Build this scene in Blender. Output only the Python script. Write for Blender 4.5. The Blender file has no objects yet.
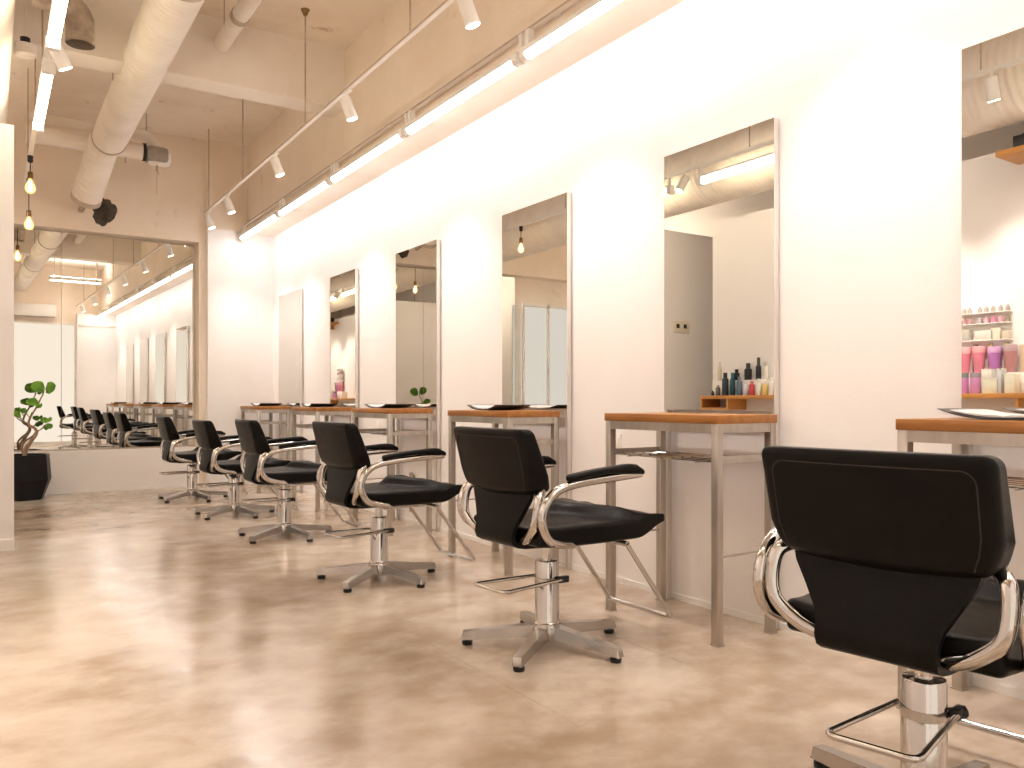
import bpy, bmesh, math, random
from mathutils import Vector, Matrix
random.seed(7)
S = bpy.context.scene
COL = S.collection
PI = math.pi
XW = 2.906          # right wall
YB = 9.86           # far low wall face
ZC = 4.06           # ceiling

# ------------------------------------------------------------------ materials
def mat(name, col, rough=0.5, metal=0.0, spec=0.5, noise=None, bump=None, rvar=None, coat=0.0, trans=0.0, ior=1.45, stretch=None, col2=None, fac=(0.35, 0.65)):
    m = bpy.data.materials.new(name); m.use_nodes = True
    nt = m.node_tree; b = nt.nodes['Principled BSDF']
    b.inputs['Base Color'].default_value = (*col, 1)
    b.inputs['Roughness'].default_value = rough
    b.inputs['Metallic'].default_value = metal
    b.inputs['Specular IOR Level'].default_value = spec
    b.inputs['Coat Weight'].default_value = coat
    b.inputs['Transmission Weight'].default_value = trans
    b.inputs['IOR'].default_value = ior
    tc = nt.nodes.new('ShaderNodeTexCoord')
    mp = nt.nodes.new('ShaderNodeMapping')
    nt.links.new(tc.outputs['Object'], mp.inputs['Vector'])
    if stretch: mp.inputs['Scale'].default_value = stretch
    if noise and col2:
        n = nt.nodes.new('ShaderNodeTexNoise'); n.inputs['Scale'].default_value = noise; n.inputs['Detail'].default_value = 6
        n.inputs['Roughness'].default_value = 0.62
        nt.links.new(mp.outputs['Vector'], n.inputs['Vector'])
        r = nt.nodes.new('ShaderNodeValToRGB')
        r.color_ramp.elements[0].position = fac[0]; r.color_ramp.elements[1].position = fac[1]
        r.color_ramp.elements[0].color = (*col, 1); r.color_ramp.elements[1].color = (*col2, 1)
        nt.links.new(n.outputs['Fac'], r.inputs['Fac']); nt.links.new(r.outputs['Color'], b.inputs['Base Color'])
        if rvar:
            mr = nt.nodes.new('ShaderNodeMapRange'); mr.inputs['To Min'].default_value = rvar[0]; mr.inputs['To Max'].default_value = rvar[1]
            mr.inputs['From Min'].default_value = 0.3; mr.inputs['From Max'].default_value = 0.7
            nt.links.new(n.outputs['Fac'], mr.inputs['Value']); nt.links.new(mr.outputs['Result'], b.inputs['Roughness'])
    if bump:
        n2 = nt.nodes.new('ShaderNodeTexNoise'); n2.inputs['Scale'].default_value = bump[0]; n2.inputs['Detail'].default_value = 4
        nt.links.new(mp.outputs['Vector'], n2.inputs['Vector'])
        bp = nt.nodes.new('ShaderNodeBump'); bp.inputs['Strength'].default_value = bump[1]; bp.inputs['Distance'].default_value = bump[2]
        nt.links.new(n2.outputs['Fac'], bp.inputs['Height']); nt.links.new(bp.outputs['Normal'], b.inputs['Normal'])
    return m

def emit(name, col, strength):
    m = bpy.data.materials.new(name); m.use_nodes = True
    nt = m.node_tree; nt.nodes.remove(nt.nodes['Principled BSDF'])
    e = nt.nodes.new('ShaderNodeEmission'); e.inputs['Color'].default_value = (*col, 1); e.inputs['Strength'].default_value = strength
    nt.links.new(e.outputs[0], nt.nodes['Material Output'].inputs['Surface'])
    return m

M = {}
M['wall'] = mat('white_paint', (.90, .872, .865), .6, noise=2.5, col2=(.88, .848, .838), bump=(60, .06, .01))
M['wall_low'] = mat('white_paint_far', (.89, .87, .855), .6, noise=2.0, col2=(.86, .835, .81))
M['upper'] = mat('cream_paint', (.87, .77, .66), .65, noise=1.4, col2=(.80, .69, .57), bump=(25, .12, .02))
M['ceil'] = mat('warm_lit_concrete_paint', (.88, .79, .69), .75, noise=1.3, col2=(.77, .67, .56), bump=(9, .3, .03), fac=(.45, .70))  # white ceiling, warm lamplight put into the cream tint
M['beam'] = mat('beam_paint', (.87, .81, .74), .6, noise=1.5, col2=(.80, .72, .63))
M['duct'] = mat('duct_wrap', (.88, .82, .75), .55, noise=3, col2=(.80, .72, .63), bump=(20, .15, .01))
M['duct_dark'] = mat('duct_band', (.55, .45, .36), .5, noise=8, col2=(.4, .32, .25))
M['galv'] = mat('galvanised', (.70, .62, .53), .38, metal=.9, noise=10, col2=(.42, .36, .30))
M['white_metal'] = mat('white_enamel', (.84, .81, .77), .35, noise=9, col2=(.81, .78, .74))
M['frame'] = mat('satin_steel', (.74, .70, .66), .42, metal=.6, noise=14, col2=(.68, .64, .60), stretch=(1, 1, .12))
M['track'] = mat('track_enamel', (.74, .67, .59), .4, noise=9, col2=(.70, .63, .55))
M['grey_metal'] = mat('grey_enamel', (.36, .32, .28), .4, noise=9, col2=(.30, .27, .23))
M['steel'] = mat('brushed_steel', (.54, .50, .455), .32, metal=.88, noise=14, col2=(.43, .39, .345), stretch=(1, 1, .12), rvar=(.28, .45))
M['chrome'] = mat('chrome', (.64, .61, .58), .08, metal=1.0, noise=4, col2=(.60, .57, .54))
M['cast'] = mat('cast_aluminium', (.56, .53, .50), .2, metal=.97, noise=9, col2=(.48, .455, .43))
M['leather'] = mat('black_leather', (.0045, .0035, .003), .36, spec=.17, noise=30, col2=(.006, .005, .004), bump=(220, .12, .003), rvar=(.30, .42))
M['leather2'] = mat('black_leather_sling', (.005, .004, .003), .42, spec=.17, noise=30, col2=(.007, .006, .005), bump=(220, .12, .003))
M['seam'] = mat('brown_thread', (.030, .020, .014), .6, noise=40, col2=(.02, .014, .01))
M['rubber'] = mat('black_rubber', (.012, .012, .012), .5, noise=20, col2=(.016, .016, .016))
M['wood'] = mat('oiled_wood', (.44, .19, .048), .38, noise=7, col2=(.31, .115, .025), stretch=(3.2, .35, 3.2), bump=(30, .08, .004), fac=(.32, .7))
M['shelfwood'] = mat('honey_wood', (.62, .30, .085), .4, noise=7, col2=(.50, .22, .055), stretch=(3, .35, 3))
M['mirror'] = mat('mirror_glass', (.79, .785, .75), .0, metal=1.0)
M['pot'] = mat('black_clay', (.006, .0055, .006), .45, spec=.25, noise=6, col2=(.010, .009, .009))
M['soil'] = mat('soil', (.10, .06, .035), .9, noise=40, col2=(.05, .03, .02))
M['bark'] = mat('bark', (.40, .27, .17), .75, noise=25, col2=(.24, .15, .09), bump=(40, .3, .01), stretch=(1, 1, .35))
M['leaf'] = mat('leaf_green', (.17, .38, .03), .5, noise=9, col2=(.07, .20, .014))
M['cloth_black'] = mat('black_plastic', (.018, .018, .02), .35, noise=10, col2=(.025, .025, .028))
M['paper'] = mat('magazine_paper', (.78, .76, .74), .4, noise=9, col2=(.66, .63, .62))
M['cover'] = mat('magazine_cover', (.03, .03, .035), .35, noise=9, col2=(.05, .045, .05))
M['socket'] = mat('brass_socket', (.30, .19, .09), .35, metal=.9, noise=15, col2=(.2, .12, .06))
M['plate'] = mat('switch_plastic', (.80, .74, .60), .4, noise=5, col2=(.76, .70, .56))
M['outlet'] = mat('outlet_plastic', (.86, .83, .79), .4, noise=5, col2=(.84, .81, .77))
M['dark'] = mat('dark_void', (.045, .035, .028), .8, noise=12, col2=(.10, .08, .06))
E_STRIP = emit('tube_glow', (1.0, .98, .985), 8.5)
E_LEFT = emit('warm_tube_glow', (1.0, .86, .60), 9)
E_BACK = emit('back_fill_glow', (1.0, .87, .70), 24)
E_DIM = emit('dim_fill_glow', (1.0, .87, .70), 4)
E_BULB = emit('bulb_glow', (1.0, .72, .38), 30)
E_SPOT = emit('spot_glow', (1.0, .90, .76), 14)

def ribs(m, scale, strength):
    nt = m.node_tree; tc = nt.nodes.new('ShaderNodeTexCoord'); w = nt.nodes.new('ShaderNodeTexWave')
    w.wave_type = 'BANDS'; w.bands_direction = 'Y'; w.inputs['Scale'].default_value = scale; w.inputs['Distortion'].default_value = .6; w.inputs['Detail'].default_value = 1
    bp = nt.nodes.new('ShaderNodeBump'); bp.inputs['Strength'].default_value = strength; bp.inputs['Distance'].default_value = .012
    nt.links.new(tc.outputs['Object'], w.inputs['Vector']); nt.links.new(w.outputs['Fac'], bp.inputs['Height']); nt.links.new(bp.outputs[0], nt.nodes['Principled BSDF'].inputs['Normal'])
ribs(M['duct'], 5.8, .4)
def speckle(m, scale, lo, hi, dark):
    nt = m.node_tree; b = nt.nodes['Principled BSDF']; src = b.inputs['Base Color'].links[0].from_socket
    tc = nt.nodes.new('ShaderNodeTexCoord'); n = nt.nodes.new('ShaderNodeTexNoise'); n.inputs['Scale'].default_value = scale; n.inputs['Detail'].default_value = 5; n.inputs['Roughness'].default_value = .7
    mr = nt.nodes.new('ShaderNodeMapRange'); mr.inputs['From Min'].default_value = lo; mr.inputs['From Max'].default_value = hi
    mx = nt.nodes.new('ShaderNodeMix'); mx.data_type = 'RGBA'; mx.inputs[7].default_value = (*dark, 1)
    L = nt.links.new; L(tc.outputs['Object'], n.inputs['Vector']); L(n.outputs['Fac'], mr.inputs['Value']); L(mr.outputs[0], mx.inputs[0]); L(src, mx.inputs[6]); L(mx.outputs[2], b.inputs['Base Color'])
speckle(M['ceil'], 3.2, .62, .74, (.40, .29, .20))
speckle(M['upper'], 1.6, .63, .85, (.55, .42, .30))
def floor_mat():
    m = bpy.data.materials.new('polished_concrete'); m.use_nodes = True
    nt = m.node_tree; b = nt.nodes['Principled BSDF']; L = nt.links.new
    tc = nt.nodes.new('ShaderNodeTexCoord')
    mp = nt.nodes.new('ShaderNodeMapping'); mp.inputs['Scale'].default_value = (.9, 1.1, 1); mp.inputs['Rotation'].default_value = (0, 0, .5)
    L(tc.outputs['Object'], mp.inputs['Vector'])
    n1 = nt.nodes.new('ShaderNodeTexNoise'); n1.inputs['Scale'].default_value = .95; n1.inputs['Detail'].default_value = 6; n1.inputs['Roughness'].default_value = .5; n1.inputs['Distortion'].default_value = .3
    L(mp.outputs[0], n1.inputs['Vector'])
    n2 = nt.nodes.new('ShaderNodeTexNoise'); n2.inputs['Scale'].default_value = 5; n2.inputs['Detail'].default_value = 8; n2.inputs['Roughness'].default_value = .6
    L(mp.outputs[0], n2.inputs['Vector'])
    ad = nt.nodes.new('ShaderNodeMix'); ad.inputs[0].default_value = .38
    L(n1.outputs['Fac'], ad.inputs[2]); L(n2.outputs['Fac'], ad.inputs[3])
    r = nt.nodes.new('ShaderNodeValToRGB'); r.color_ramp.interpolation = 'B_SPLINE'; e = r.color_ramp.elements
    e[0].position = .39; e[0].color = (.39, .28, .19, 1)
    e[1].position = .62; e[1].color = (.74, .645, .54, 1)
    x = e.new(.50); x.color = (.56, .445, .34, 1)
    L(ad.outputs[0], r.inputs['Fac']); L(r.outputs['Color'], b.inputs['Base Color'])
    mr = nt.nodes.new('ShaderNodeMapRange'); mr.inputs['From Min'].default_value = .35; mr.inputs['From Max'].default_value = .65
    mr.inputs['To Min'].default_value = .13; mr.inputs['To Max'].default_value = .24
    L(n2.outputs['Fac'], mr.inputs['Value']); L(mr.outputs[0], b.inputs['Roughness'])
    n3 = nt.nodes.new('ShaderNodeTexNoise'); n3.inputs['Scale'].default_value = 3.0; n3.inputs['Detail'].default_value = 3
    L(mp.outputs[0], n3.inputs['Vector'])
    bp = nt.nodes.new('ShaderNodeBump'); bp.inputs['Strength'].default_value = .16; bp.inputs['Distance'].default_value = .02
    L(n3.outputs['Fac'], bp.inputs['Height']); L(bp.outputs[0], b.inputs['Normal'])
    b.inputs['Specular IOR Level'].default_value = .55
    b.inputs['Coat Weight'].default_value = .25; b.inputs['Coat Roughness'].default_value = .16
    L(bp.outputs[0], b.inputs['Coat Normal'])
    return m
M['floor'] = floor_mat()

# ------------------------------------------------------------------ mesh helpers
class MB:
    def __init__(s): s.bm = bmesh.new()
    def box(s, c, d, rot=None, bev=0.0):
        t = bmesh.new(); bmesh.ops.create_cube(t, size=1)
        bmesh.ops.scale(t, vec=d, verts=t.verts)
        if bev: bmesh.ops.bevel(t, geom=t.edges[:], offset=bev, segments=2, affect='EDGES', profile=.5)
        if rot: bmesh.ops.rotate(t, matrix=rot, verts=t.verts)
        bmesh.ops.translate(t, vec=c, verts=t.verts)
        return s.add(t)
    def bx(s, a, b, bev=0.0):
        return s.box([(a[i] + b[i]) / 2 for i in range(3)], [abs(b[i] - a[i]) for i in range(3)], None, bev)
    def add(s, t):
        me = bpy.data.meshes.new('tmp'); t.to_mesh(me); t.free(); s.bm.from_mesh(me); bpy.data.meshes.remove(me); return s
    def rings(s, rings, closed=True, cap=True):
        vs = [[s.bm.verts.new(p) for p in r] for r in rings]
        for a, b in zip(vs, vs[1:]):
            n = len(a)
            for i in range(n if closed else n - 1):
                j = (i + 1) % n
                s.bm.faces.new((a[i], a[j], b[j], b[i]))
        if cap and closed:
            s.bm.faces.new(list(reversed(vs[0]))); s.bm.faces.new(vs[-1])
        return s
    def tube(s, pts, r, n=12, rs=None, cap=True, flat=1.0):
        P = [Vector(p) for p in pts]; R = []
        T = [(P[min(i + 1, len(P) - 1)] - P[max(i - 1, 0)]).normalized() for i in range(len(P))]
        u = T[0].orthogonal().normalized()
        for i, p in enumerate(P):
            u = (u - T[i] * u.dot(T[i])).normalized(); v = T[i].cross(u)
            rr = rs[i] if rs else r
            R.append([p + u * math.cos(2 * PI * k / n) * rr + v * math.sin(2 * PI * k / n) * rr * flat for k in range(n)])
        return s.rings(R, True, cap)
    def loop(s, pts, r, n=8):
        P = [Vector(p) for p in pts]; m = len(P); R = []; u = None
        for i, p in enumerate(P):
            t = (P[(i + 1) % m] - P[i - 1]).normalized()
            u = t.orthogonal().normalized() if u is None else (u - t * u.dot(t)).normalized()
            v = t.cross(u); R.append([p + (u * math.cos(2 * PI * k / n) + v * math.sin(2 * PI * k / n)) * r for k in range(n)])
        R.append(R[0]); return s.rings(R, True, False)
    def cyl(s, a, b, r, n=24, r2=None): return s.tube([a, b], r, n, [r, r if r2 is None else r2])
    def lathe(s, prof, c=(0, 0, 0), n=24, cap=True):
        return s.rings([[(c[0] + r * math.cos(2 * PI * k / n), c[1] + r * math.sin(2 * PI * k / n), c[2] + z) for k in range(n)] for r, z in prof], True, cap)
    def rbox(s, h, r, fn, n=10, k=5):
        """rounded box of half sizes h, corner radius r, each vertex passed through fn"""
        def axis(H):
            a = [-H + r * (1 - math.cos(PI / 2 * i / k)) for i in range(k)]
            b = [-(H - r) + 2 * (H - r) * i / n for i in range(n + 1)]
            return a + b + [-x for x in reversed(a)]
        A = [axis(x) for x in h]; cache = {}
        def vert(p):
            q = Vector(p); inn = Vector([max(-(h[i] - r), min(h[i] - r, q[i])) for i in range(3)])
            d = q - inn; w = inn + (d.normalized() * r if d.length > 1e-9 else d)
            key = tuple(round(x, 5) for x in w)
            if key not in cache: cache[key] = s.bm.verts.new(fn(w))
            return cache[key]
        for ax in range(3):
            o = [i for i in range(3) if i != ax]
            for sg in (-1, 1):
                for i in range(len(A[o[0]]) - 1):
                    for j in range(len(A[o[1]]) - 1):
                        vs = []
                        for (di, dj) in ((0, 0), (1, 0), (1, 1), (0, 1)):
                            p = [0, 0, 0]; p[ax] = sg * h[ax]; p[o[0]] = A[o[0]][i + di]; p[o[1]] = A[o[1]][j + dj]
                            v = vert(p)
                            if v not in vs: vs.append(v)
                        if len(vs) >= 3:
                            try: s.bm.faces.new(vs)
                            except ValueError: pass
        return s
    def build(s, name, m, parent=None, smooth=40):
        bmesh.ops.remove_doubles(s.bm, verts=s.bm.verts, dist=1e-5)
        bmesh.ops.recalc_face_normals(s.bm, faces=s.bm.faces)
        me = bpy.data.meshes.new(name); s.bm.to_mesh(me); s.bm.free()
        me.materials.append(m)
        if smooth:
            for p in me.polygons: p.use_smooth = True
            try: me.set_sharp_from_angle(angle=math.radians(smooth))
            except Exception: pass
        o = bpy.data.objects.new(name, me); COL.objects.link(o)
        if parent: o.parent = parent
        return o

def smooth_path(pts, sub=6, closed=False):
    P = [Vector(p) for p in pts]; out = []; n = len(P)
    for i in range(n if closed else n - 1):
        g = lambda j: P[j % n] if closed else P[max(0, min(n - 1, j))]
        a, b, c, d = g(i - 1), g(i), g(i + 1), g(i + 2)
        for k in range(sub):
            t = k / sub
            out.append(.5 * ((2 * b) + (c - a) * t + (2 * a - 5 * b + 4 * c - d) * t * t + (3 * b - a - 3 * c + d) * t ** 3))
    if not closed: out.append(P[-1])
    return out
def fillet(pts, r, seg=6):
    P = [Vector(p) for p in pts]; out = [P[0]]
    for i in range(1, len(P) - 1):
        a = (P[i - 1] - P[i]); b = (P[i + 1] - P[i]); q = min(r, a.length * .45, b.length * .45)
        p0 = P[i] + a.normalized() * q; p1 = P[i] + b.normalized() * q
        for k in range(seg + 1):
            t = k / seg; out.append(p0 * (1 - t) ** 2 + P[i] * 2 * t * (1 - t) + p1 * t * t)
    out.append(P[-1]); return out
def sstep(a, b, x):
    t = max(0, min(1, (x - a) / (b - a))); return t * t * (3 - 2 * t)

def tag(o, label, cat, group=None, kind=None):
    o['label'] = label; o['category'] = cat
    if group: o['group'] = group
    if kind: o['kind'] = kind
    return o
def thing(name, label, cat, loc=(0, 0, 0), rz=0, group=None):
    o = bpy.data.objects.new(name, None); COL.objects.link(o); o.empty_display_size = .1
    o.location = loc; o.rotation_euler = (0, 0, rz)
    return tag(o, label, cat, group)
def struct(o):
    o['kind'] = 'structure'; return o
def dup(root, loc, rz=None, label=None):
    def cp(o, par):
        c = o.copy(); COL.objects.link(c)
        if par: c.parent = par
        for ch in list(o.children): cp(ch, c)
        return c
    r = cp(root, None); r.location = loc
    if rz is not None: r.rotation_euler = (0, 0, rz)
    if label: r['label'] = label
    return r

# ------------------------------------------------------------------ room shell
XL = -1.9; YF = -.9; YM = 10.05
fl = MB().bx((XL - .1, YF - .1, -.1), (XW + .1, YM + .2, 0)).build('floor', M['floor'], smooth=0); struct(fl)
struct(MB().bx((XL - .1, YF - .1, ZC), (XW + .1, YM + .2, ZC + .1)).build('ceiling', M['ceil'], smooth=0))
struct(MB().bx((XW, YF - .1, 0), (XW + .1, YM + .2, ZC)).build('wall_right', M['wall'], smooth=0))
struct(MB().bx((XL - .1, YF, 0), (XL, YM + .1, ZC)).build('wall_left', M['wall'], smooth=0))
struct(MB().bx((XL, YM, 0), (XW, YM + .15, ZC)).build('wall_back', M['upper'], smooth=0))
struct(MB().bx((XL, YF - .1, 0), (XW, YF, ZC)).build('wall_front', M['upper'], smooth=0))
# soffit of the great beam along the right wall
struct(MB().bx((2.6, YF, 3.0), (XW, YM, ZC)).build('ceiling_beam', M['upper'], smooth=0))
struct(MB().bx((XL, 6.64, 3.55), (2.6, 6.90, ZC)).build('ceiling_beam', M['beam'], smooth=0))
struct(MB().bx((XL, 3.55, 3.55), (2.6, 3.82, ZC)).build('ceiling_beam', M['beam'], smooth=0))
# far wall: low parapet, mirror recess, upper wall, pillar
struct(MB().bx((XL, YB, 0), (2.06, YM, .46)).build('wall_low', M['wall_low'], smooth=0))
struct(MB().bx((XL, YB, 2.86), (2.06, YM, ZC)).build('wall_upper', M['upper'], smooth=0))
struct(MB().bx((2.06, YB, 0), (2.14, YM, ZC)).build('wall_return', M['upper'], smooth=0))
struct(MB().bx((2.14, YB - .1, 0), (XW, YM, 3.02)).build('wall_pillar', M['wall_low'], smooth=0))
struct(MB().bx((2.14, YB - .1, 3.02), (2.6, YM, ZC)).build('wall_bulkhead', M['upper'], smooth=0))
# base boards
struct(MB().bx((XW - .008, YF, 0), (XW, YB - .1, .03)).build('baseboard_right', M['wall_low'], smooth=0))
struct(MB().bx((XL, YB - .008, 0), (2.14, YB, .035)).build('baseboard_back', M['wall_low'], smooth=0))
# left partitions
struct(MB().bx((-.67, YF, 0), (-.55, 5.8, 2.85)).build('wall_partition', M['wall'], smooth=0))
struct(MB().bx((XL, 6.32, 0), (.14, 6.46, 2.85)).build('wall_screen', M['wall'], smooth=0))
struct(MB().bx((XL, 6.308, 0), (.142, 6.32, .075)).build('baseboard_screen', M['wall_low'], smooth=0))
# wall behind the camera, seen in the end mirror
# white panels behind the camera, their glow added as fill light
gp = struct(MB().bx((-.55, YF, 0), (2.1, YF + .02, 2.74)).build('glow_panel_front', emit('front_fill_glow', (1, .88, .75), .47), smooth=0))
for x in (-.53, .78, 2.08): MB().bx((x - .02, YF + .02, 0), (x + .02, YF + .05, 2.74)).build('glow_panel_frame', M['white_metal'], gp, 0)
MB().bx((-.51, YF + .02, 0), (2.06, YF + .045, .08)).build('glow_panel_frame', M['white_metal'], gp, 0)
struct(MB().bx((-.55, YF, 2.74), (2.1, YF + .09, 2.78)).build('trim_1', M['beam'], smooth=0))
struct(MB().bx((2.1, YF, 0), (XW, YF + .2, 3.0)).build('wall_pier', M['wall'], smooth=0))
struct(MB().bx((2.1, YF + .2, 2.72), (XW, YF + .23, 2.76)).build('trim_2', M['beam'], smooth=0))
# floor cable channels, flush strips
for (x, y0, y1) in ((1.52, 1.95, 2.95), (2.22, 2.2, 3.2), (1.52, 5.1, 6.4)):
    struct(MB().bx((x, y0, 0), (x + .035, y1, .0015)).build('floor_strip', M['floor'], smooth=0))

# ------------------------------------------------------------------ chair
def make_chair(label):
    t = thing('salon_chair', label, 'chair', group='black salon chairs along the mirror wall')
    # --- star base
    hub = MB().lathe([(.055, .028), (.062, .04), (.062, .085), (.05, .1)]).build('hub', M['cast'], t)
    for k in range(5):
        a = 2 * PI * k / 5 - .03; c, s_ = math.cos(a), math.sin(a)
        def q(r, w, z0, z1):
            return [(r * c - y * s_, r * s_ + y * c, z) for y, z in ((-w, z0), (w, z0), (w * .8, z1), (-w * .8, z1))]
        lg = MB().rings([q(.03, .030, .040, .092), q(.12, .027, .038, .083), q(.22, .024, .031, .070), q(.325, .021, .023, .058), q(.345, .021, .022, .055), q(.354, .019, .022, .024)]).build('leg', M['cast'], t, 25)
        MB().lathe([(.020, 0), (.022, .006), (.022, .016), (.013, .019), (.012, .026)], (c * .328, s_ * .328, 0), 16).build('rubber_foot', M['rubber'], lg)
    # --- column
    MB().lathe([(.056, .085), (.056, .1), (.052, .104), (.05, .11), (.05, .345), (.047, .352), (.025, .354)]).build('column', M['chrome'], t)
    MB().lathe([(.021, .34), (.021, .43)]).build('piston', M['chrome'], t)
    MB().lathe([(.0515, .262), (.0515, .285)], n=24).build('collar', M['cast'], t)
    # --- pump pedal loop
    pd = MB().tube(fillet([(.035, -.064, .278), (-.28, -.10, .272), (-.30, .09, .274), (.0, .062, .278)], .03), .0078, 10).build('pump_pedal', M['chrome'], t)
    MB().tube([(.02, -.052, .278), (.05, -.072, .278)], .013, 12).box((.035, -.062, .278), (.05, .022, .026), None, .004).build('pedal_pivot', M['rubber'], pd)
    # --- under-seat frame
    MB().box((-.02, 0, .437), (.26, .2, .022), None, .006).box((.12, 0, .43), (.3, .05, .03), None, .006).box((-.15, 0, .442), (.10, .16, .014), None, .005).build('seat_frame', M['rubber'], t)
    # --- seat
    hx, hy, hz, r = .322, .262, .055, .022
    def sf(p):
        x = p.x + .107; y = p.y; z = p.z
        u = (p.x + hx) / (2 * hx)                   # 0 rear .. 1 front
        top = (z + hz) / (2 * hz)
        thick = 1 - .84 * sstep(.68, 1.0, u)
        zb = .452 + .058 * sstep(.74, 1.0, u) - .006 * sstep(.0, .15, u)
        zt = zb + 2 * hz * .72 * thick + .0
        crown = .030 * (1 - (abs(y) / hy) ** 2.0) * (sstep(.0, .4, u)) * (1 - .75 * sstep(.66, 1.0, u))
        e = x - (.02 + .13 * (abs(y) / .17) ** 1.6)
        scoop = .030 * sstep(-.022, .045, e) * (1 - sstep(.04, .30, e)) - .010 * sstep(-.3, -.2, x) * (1 - sstep(-.03, .03, e)) * (1 - (abs(y) / hy) ** 4)
        zz = zb + (zt - zb) * top + (crown + scoop) * sstep(.45, 1, top)
        w = 1 - .10 * (1 - sstep(0, .5, u)) - .04 * sstep(.75, 1, u)
        x += .03 * (1 - (abs(y) / hy) ** 2) * sstep(.7, 1, u) - .0
        return (x, y * w, zz)
    MB().rbox((hx, hy, hz), r, sf, 36, 5).build('seat', M['leather'], t, 60)
    # --- back cushion
    bx_, by_, bz_ = .047, .249, .124
    def bf(p):
        v = (p.z + bz_) / (2 * bz_)                # 0 bottom .. 1 top
        fr = (p.x + bx_) / (2 * bx_)               # 0 rear .. 1 front
        w = .82 + .17 * min(1, v / .3) ** .5 + .01 * v
        th = .66 + .50 * max(0, 1 - v) ** .8 * sstep(-.05, .12, v)
        zc = .772 + p.z
        rear = -.264 - .060 * v + .012 * (1 - sstep(0, .12, v))
        x = rear + 2 * bx_ * th * fr
        x += .016 * (abs(p.y) / by_) ** 2
        zc += -.010 * (1 - (abs(p.y) / by_) ** 2) * (1 - v)
        return (x, p.y * w, zc)
    MB().rbox((bx_, by_, bz_), .024, bf, 16, 5).build('back_cushion', M['leather'], t, 60)
    path = []
    a, b, rr = by_ - .034, bz_ - .030, .03
    pts = []
    for cx, cy, a0 in ((a - rr, b - rr, 0), (-(a - rr), b - rr, 90), (-a, -bz_ + .02, None), (a, -bz_ + .02, None)):
        if a0 is None: pts.append((cx, cy))
        else: pts += [(cx + rr * math.cos(math.radians(a0 + 15 * k)), cy + rr * math.sin(math.radians(a0 + 15 * k))) for k in range(7)]
    for i in range(len(pts) - 2 if False else len(pts) - 1):
        (x0, y0), (x1, y1) = pts[i], pts[i + 1]
        n = max(1, int(math.hypot(x1 - x0, y1 - y0) / .03))
        if i >= len(pts) - 2: break
        for k in range(n): path.append((x0 + (x1 - x0) * k / n, y0 + (y1 - y0) * k / n))
    path.append(pts[-2])
    right = [(a, -bz_ + .02 + (b - rr + bz_ - .02) * k / 6) for k in range(6)]
    path = right + path
    MB().tube([Vector(bf(Vector((-bx_, y, z)))) + Vector((-.0006, 0, 0)) for y, z in path], .0016, 6).build('seam', M['seam'], t)
    # --- sling below the cushion
    prof = [(-.216, .672), (-.222, .63), (-.232, .58), (-.244, .53), (-.254, .50), (-.259, .478), (-.252, .460), (-.232, .449), (-.20, .444), (-.13, .440)]
    rings = []
    for i, (x, z) in enumerate(prof):
        q = max(0, min(1, (.672 - z) / (.672 - .465)))
        hw = .205 - .075 * sstep(0, .85, q)
        row = []
        for sgn in (1, -1):
            ks = range(9) if sgn == 1 else range(8, -1, -1)
            for k in ks:
                y = -hw + 2 * hw * k / 8
                bow = -.012 * (1 - (y / hw) ** 2)
                th = .009 * sgn
                (ax, az), (cx, cz) = prof[max(0, i - 1)], prof[min(len(prof) - 1, i + 1)]; n = Vector((az - cz, 0, cx - ax)).normalized()
                row.append(Vector((x + bow * max(0, 1 - i / 7), y, z)) + n * th)
        rings.append(row)
    MB().rings(rings).build('back_sling', M['leather2'], t, 50)
    # --- chrome supports, arms
    for sg in (1, -1):
        y = sg * .246
        MB().tube(smooth_path([(-.195, y * .90, .662), (-.222, y * .99, .645), (-.236, y * 1.02, .60), (-.242, y * 1.0, .55), (-.240, y * .92, .518), (-.230, y * .74, .484), (-.214, y * .55, .466), (-.18, y * .40, .460)], 5), .0165, 14).build('back_support', M['chrome'], t)
        y = sg * .285
        MB().tube(smooth_path([(.25, y, .712), (.08, y, .702), (-.075, y, .690), (-.165, y, .670), (-.215, y, .632), (-.238, y, .58), (-.228, y, .525), (-.193, y * .97, .485), (-.13, y * .9, .464), (-.05, y * .8, .452)], 6), .0165, 14).build('arm_tube', M['chrome'], t)
        def af(p):
            u = (p.x + .19) / .38
            dz = -.010 * u ** 3 * 1 + .026 * u + (.010 * math.sin(PI * u))
            tip = sstep(.86, 1, u)
            zz = p.z * (1 - .45 * tip) * (.85 + .5 * sstep(.5, .85, u)) - .009 * tip
            return (p.x + .072, y + p.y * (1 - .15 * tip), .711 + dz + zz)
        MB().rbox((.19, .023, .016), .0145, af, 12, 4).build('armrest_pad', M['leather'], t, 60)
    # --- foot rest
    MB().tube([(.26, -.2, .418), (.26, .195, .418)], .012, 12).box((.14, -.06, .419), (.28, .028, .024), None, .004).box((.14, .06, .419), (.28, .028, .024), None, .004).build('footrest_pivot', M['cast'], t)
    MB().tube(fillet([(.26, -.195, .418), (.512, -.20, .082), (.512, .19, .082), (.26, .19, .418)], .025), .0105, 12).build('footrest', M['chrome'], t)
    return t

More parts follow.
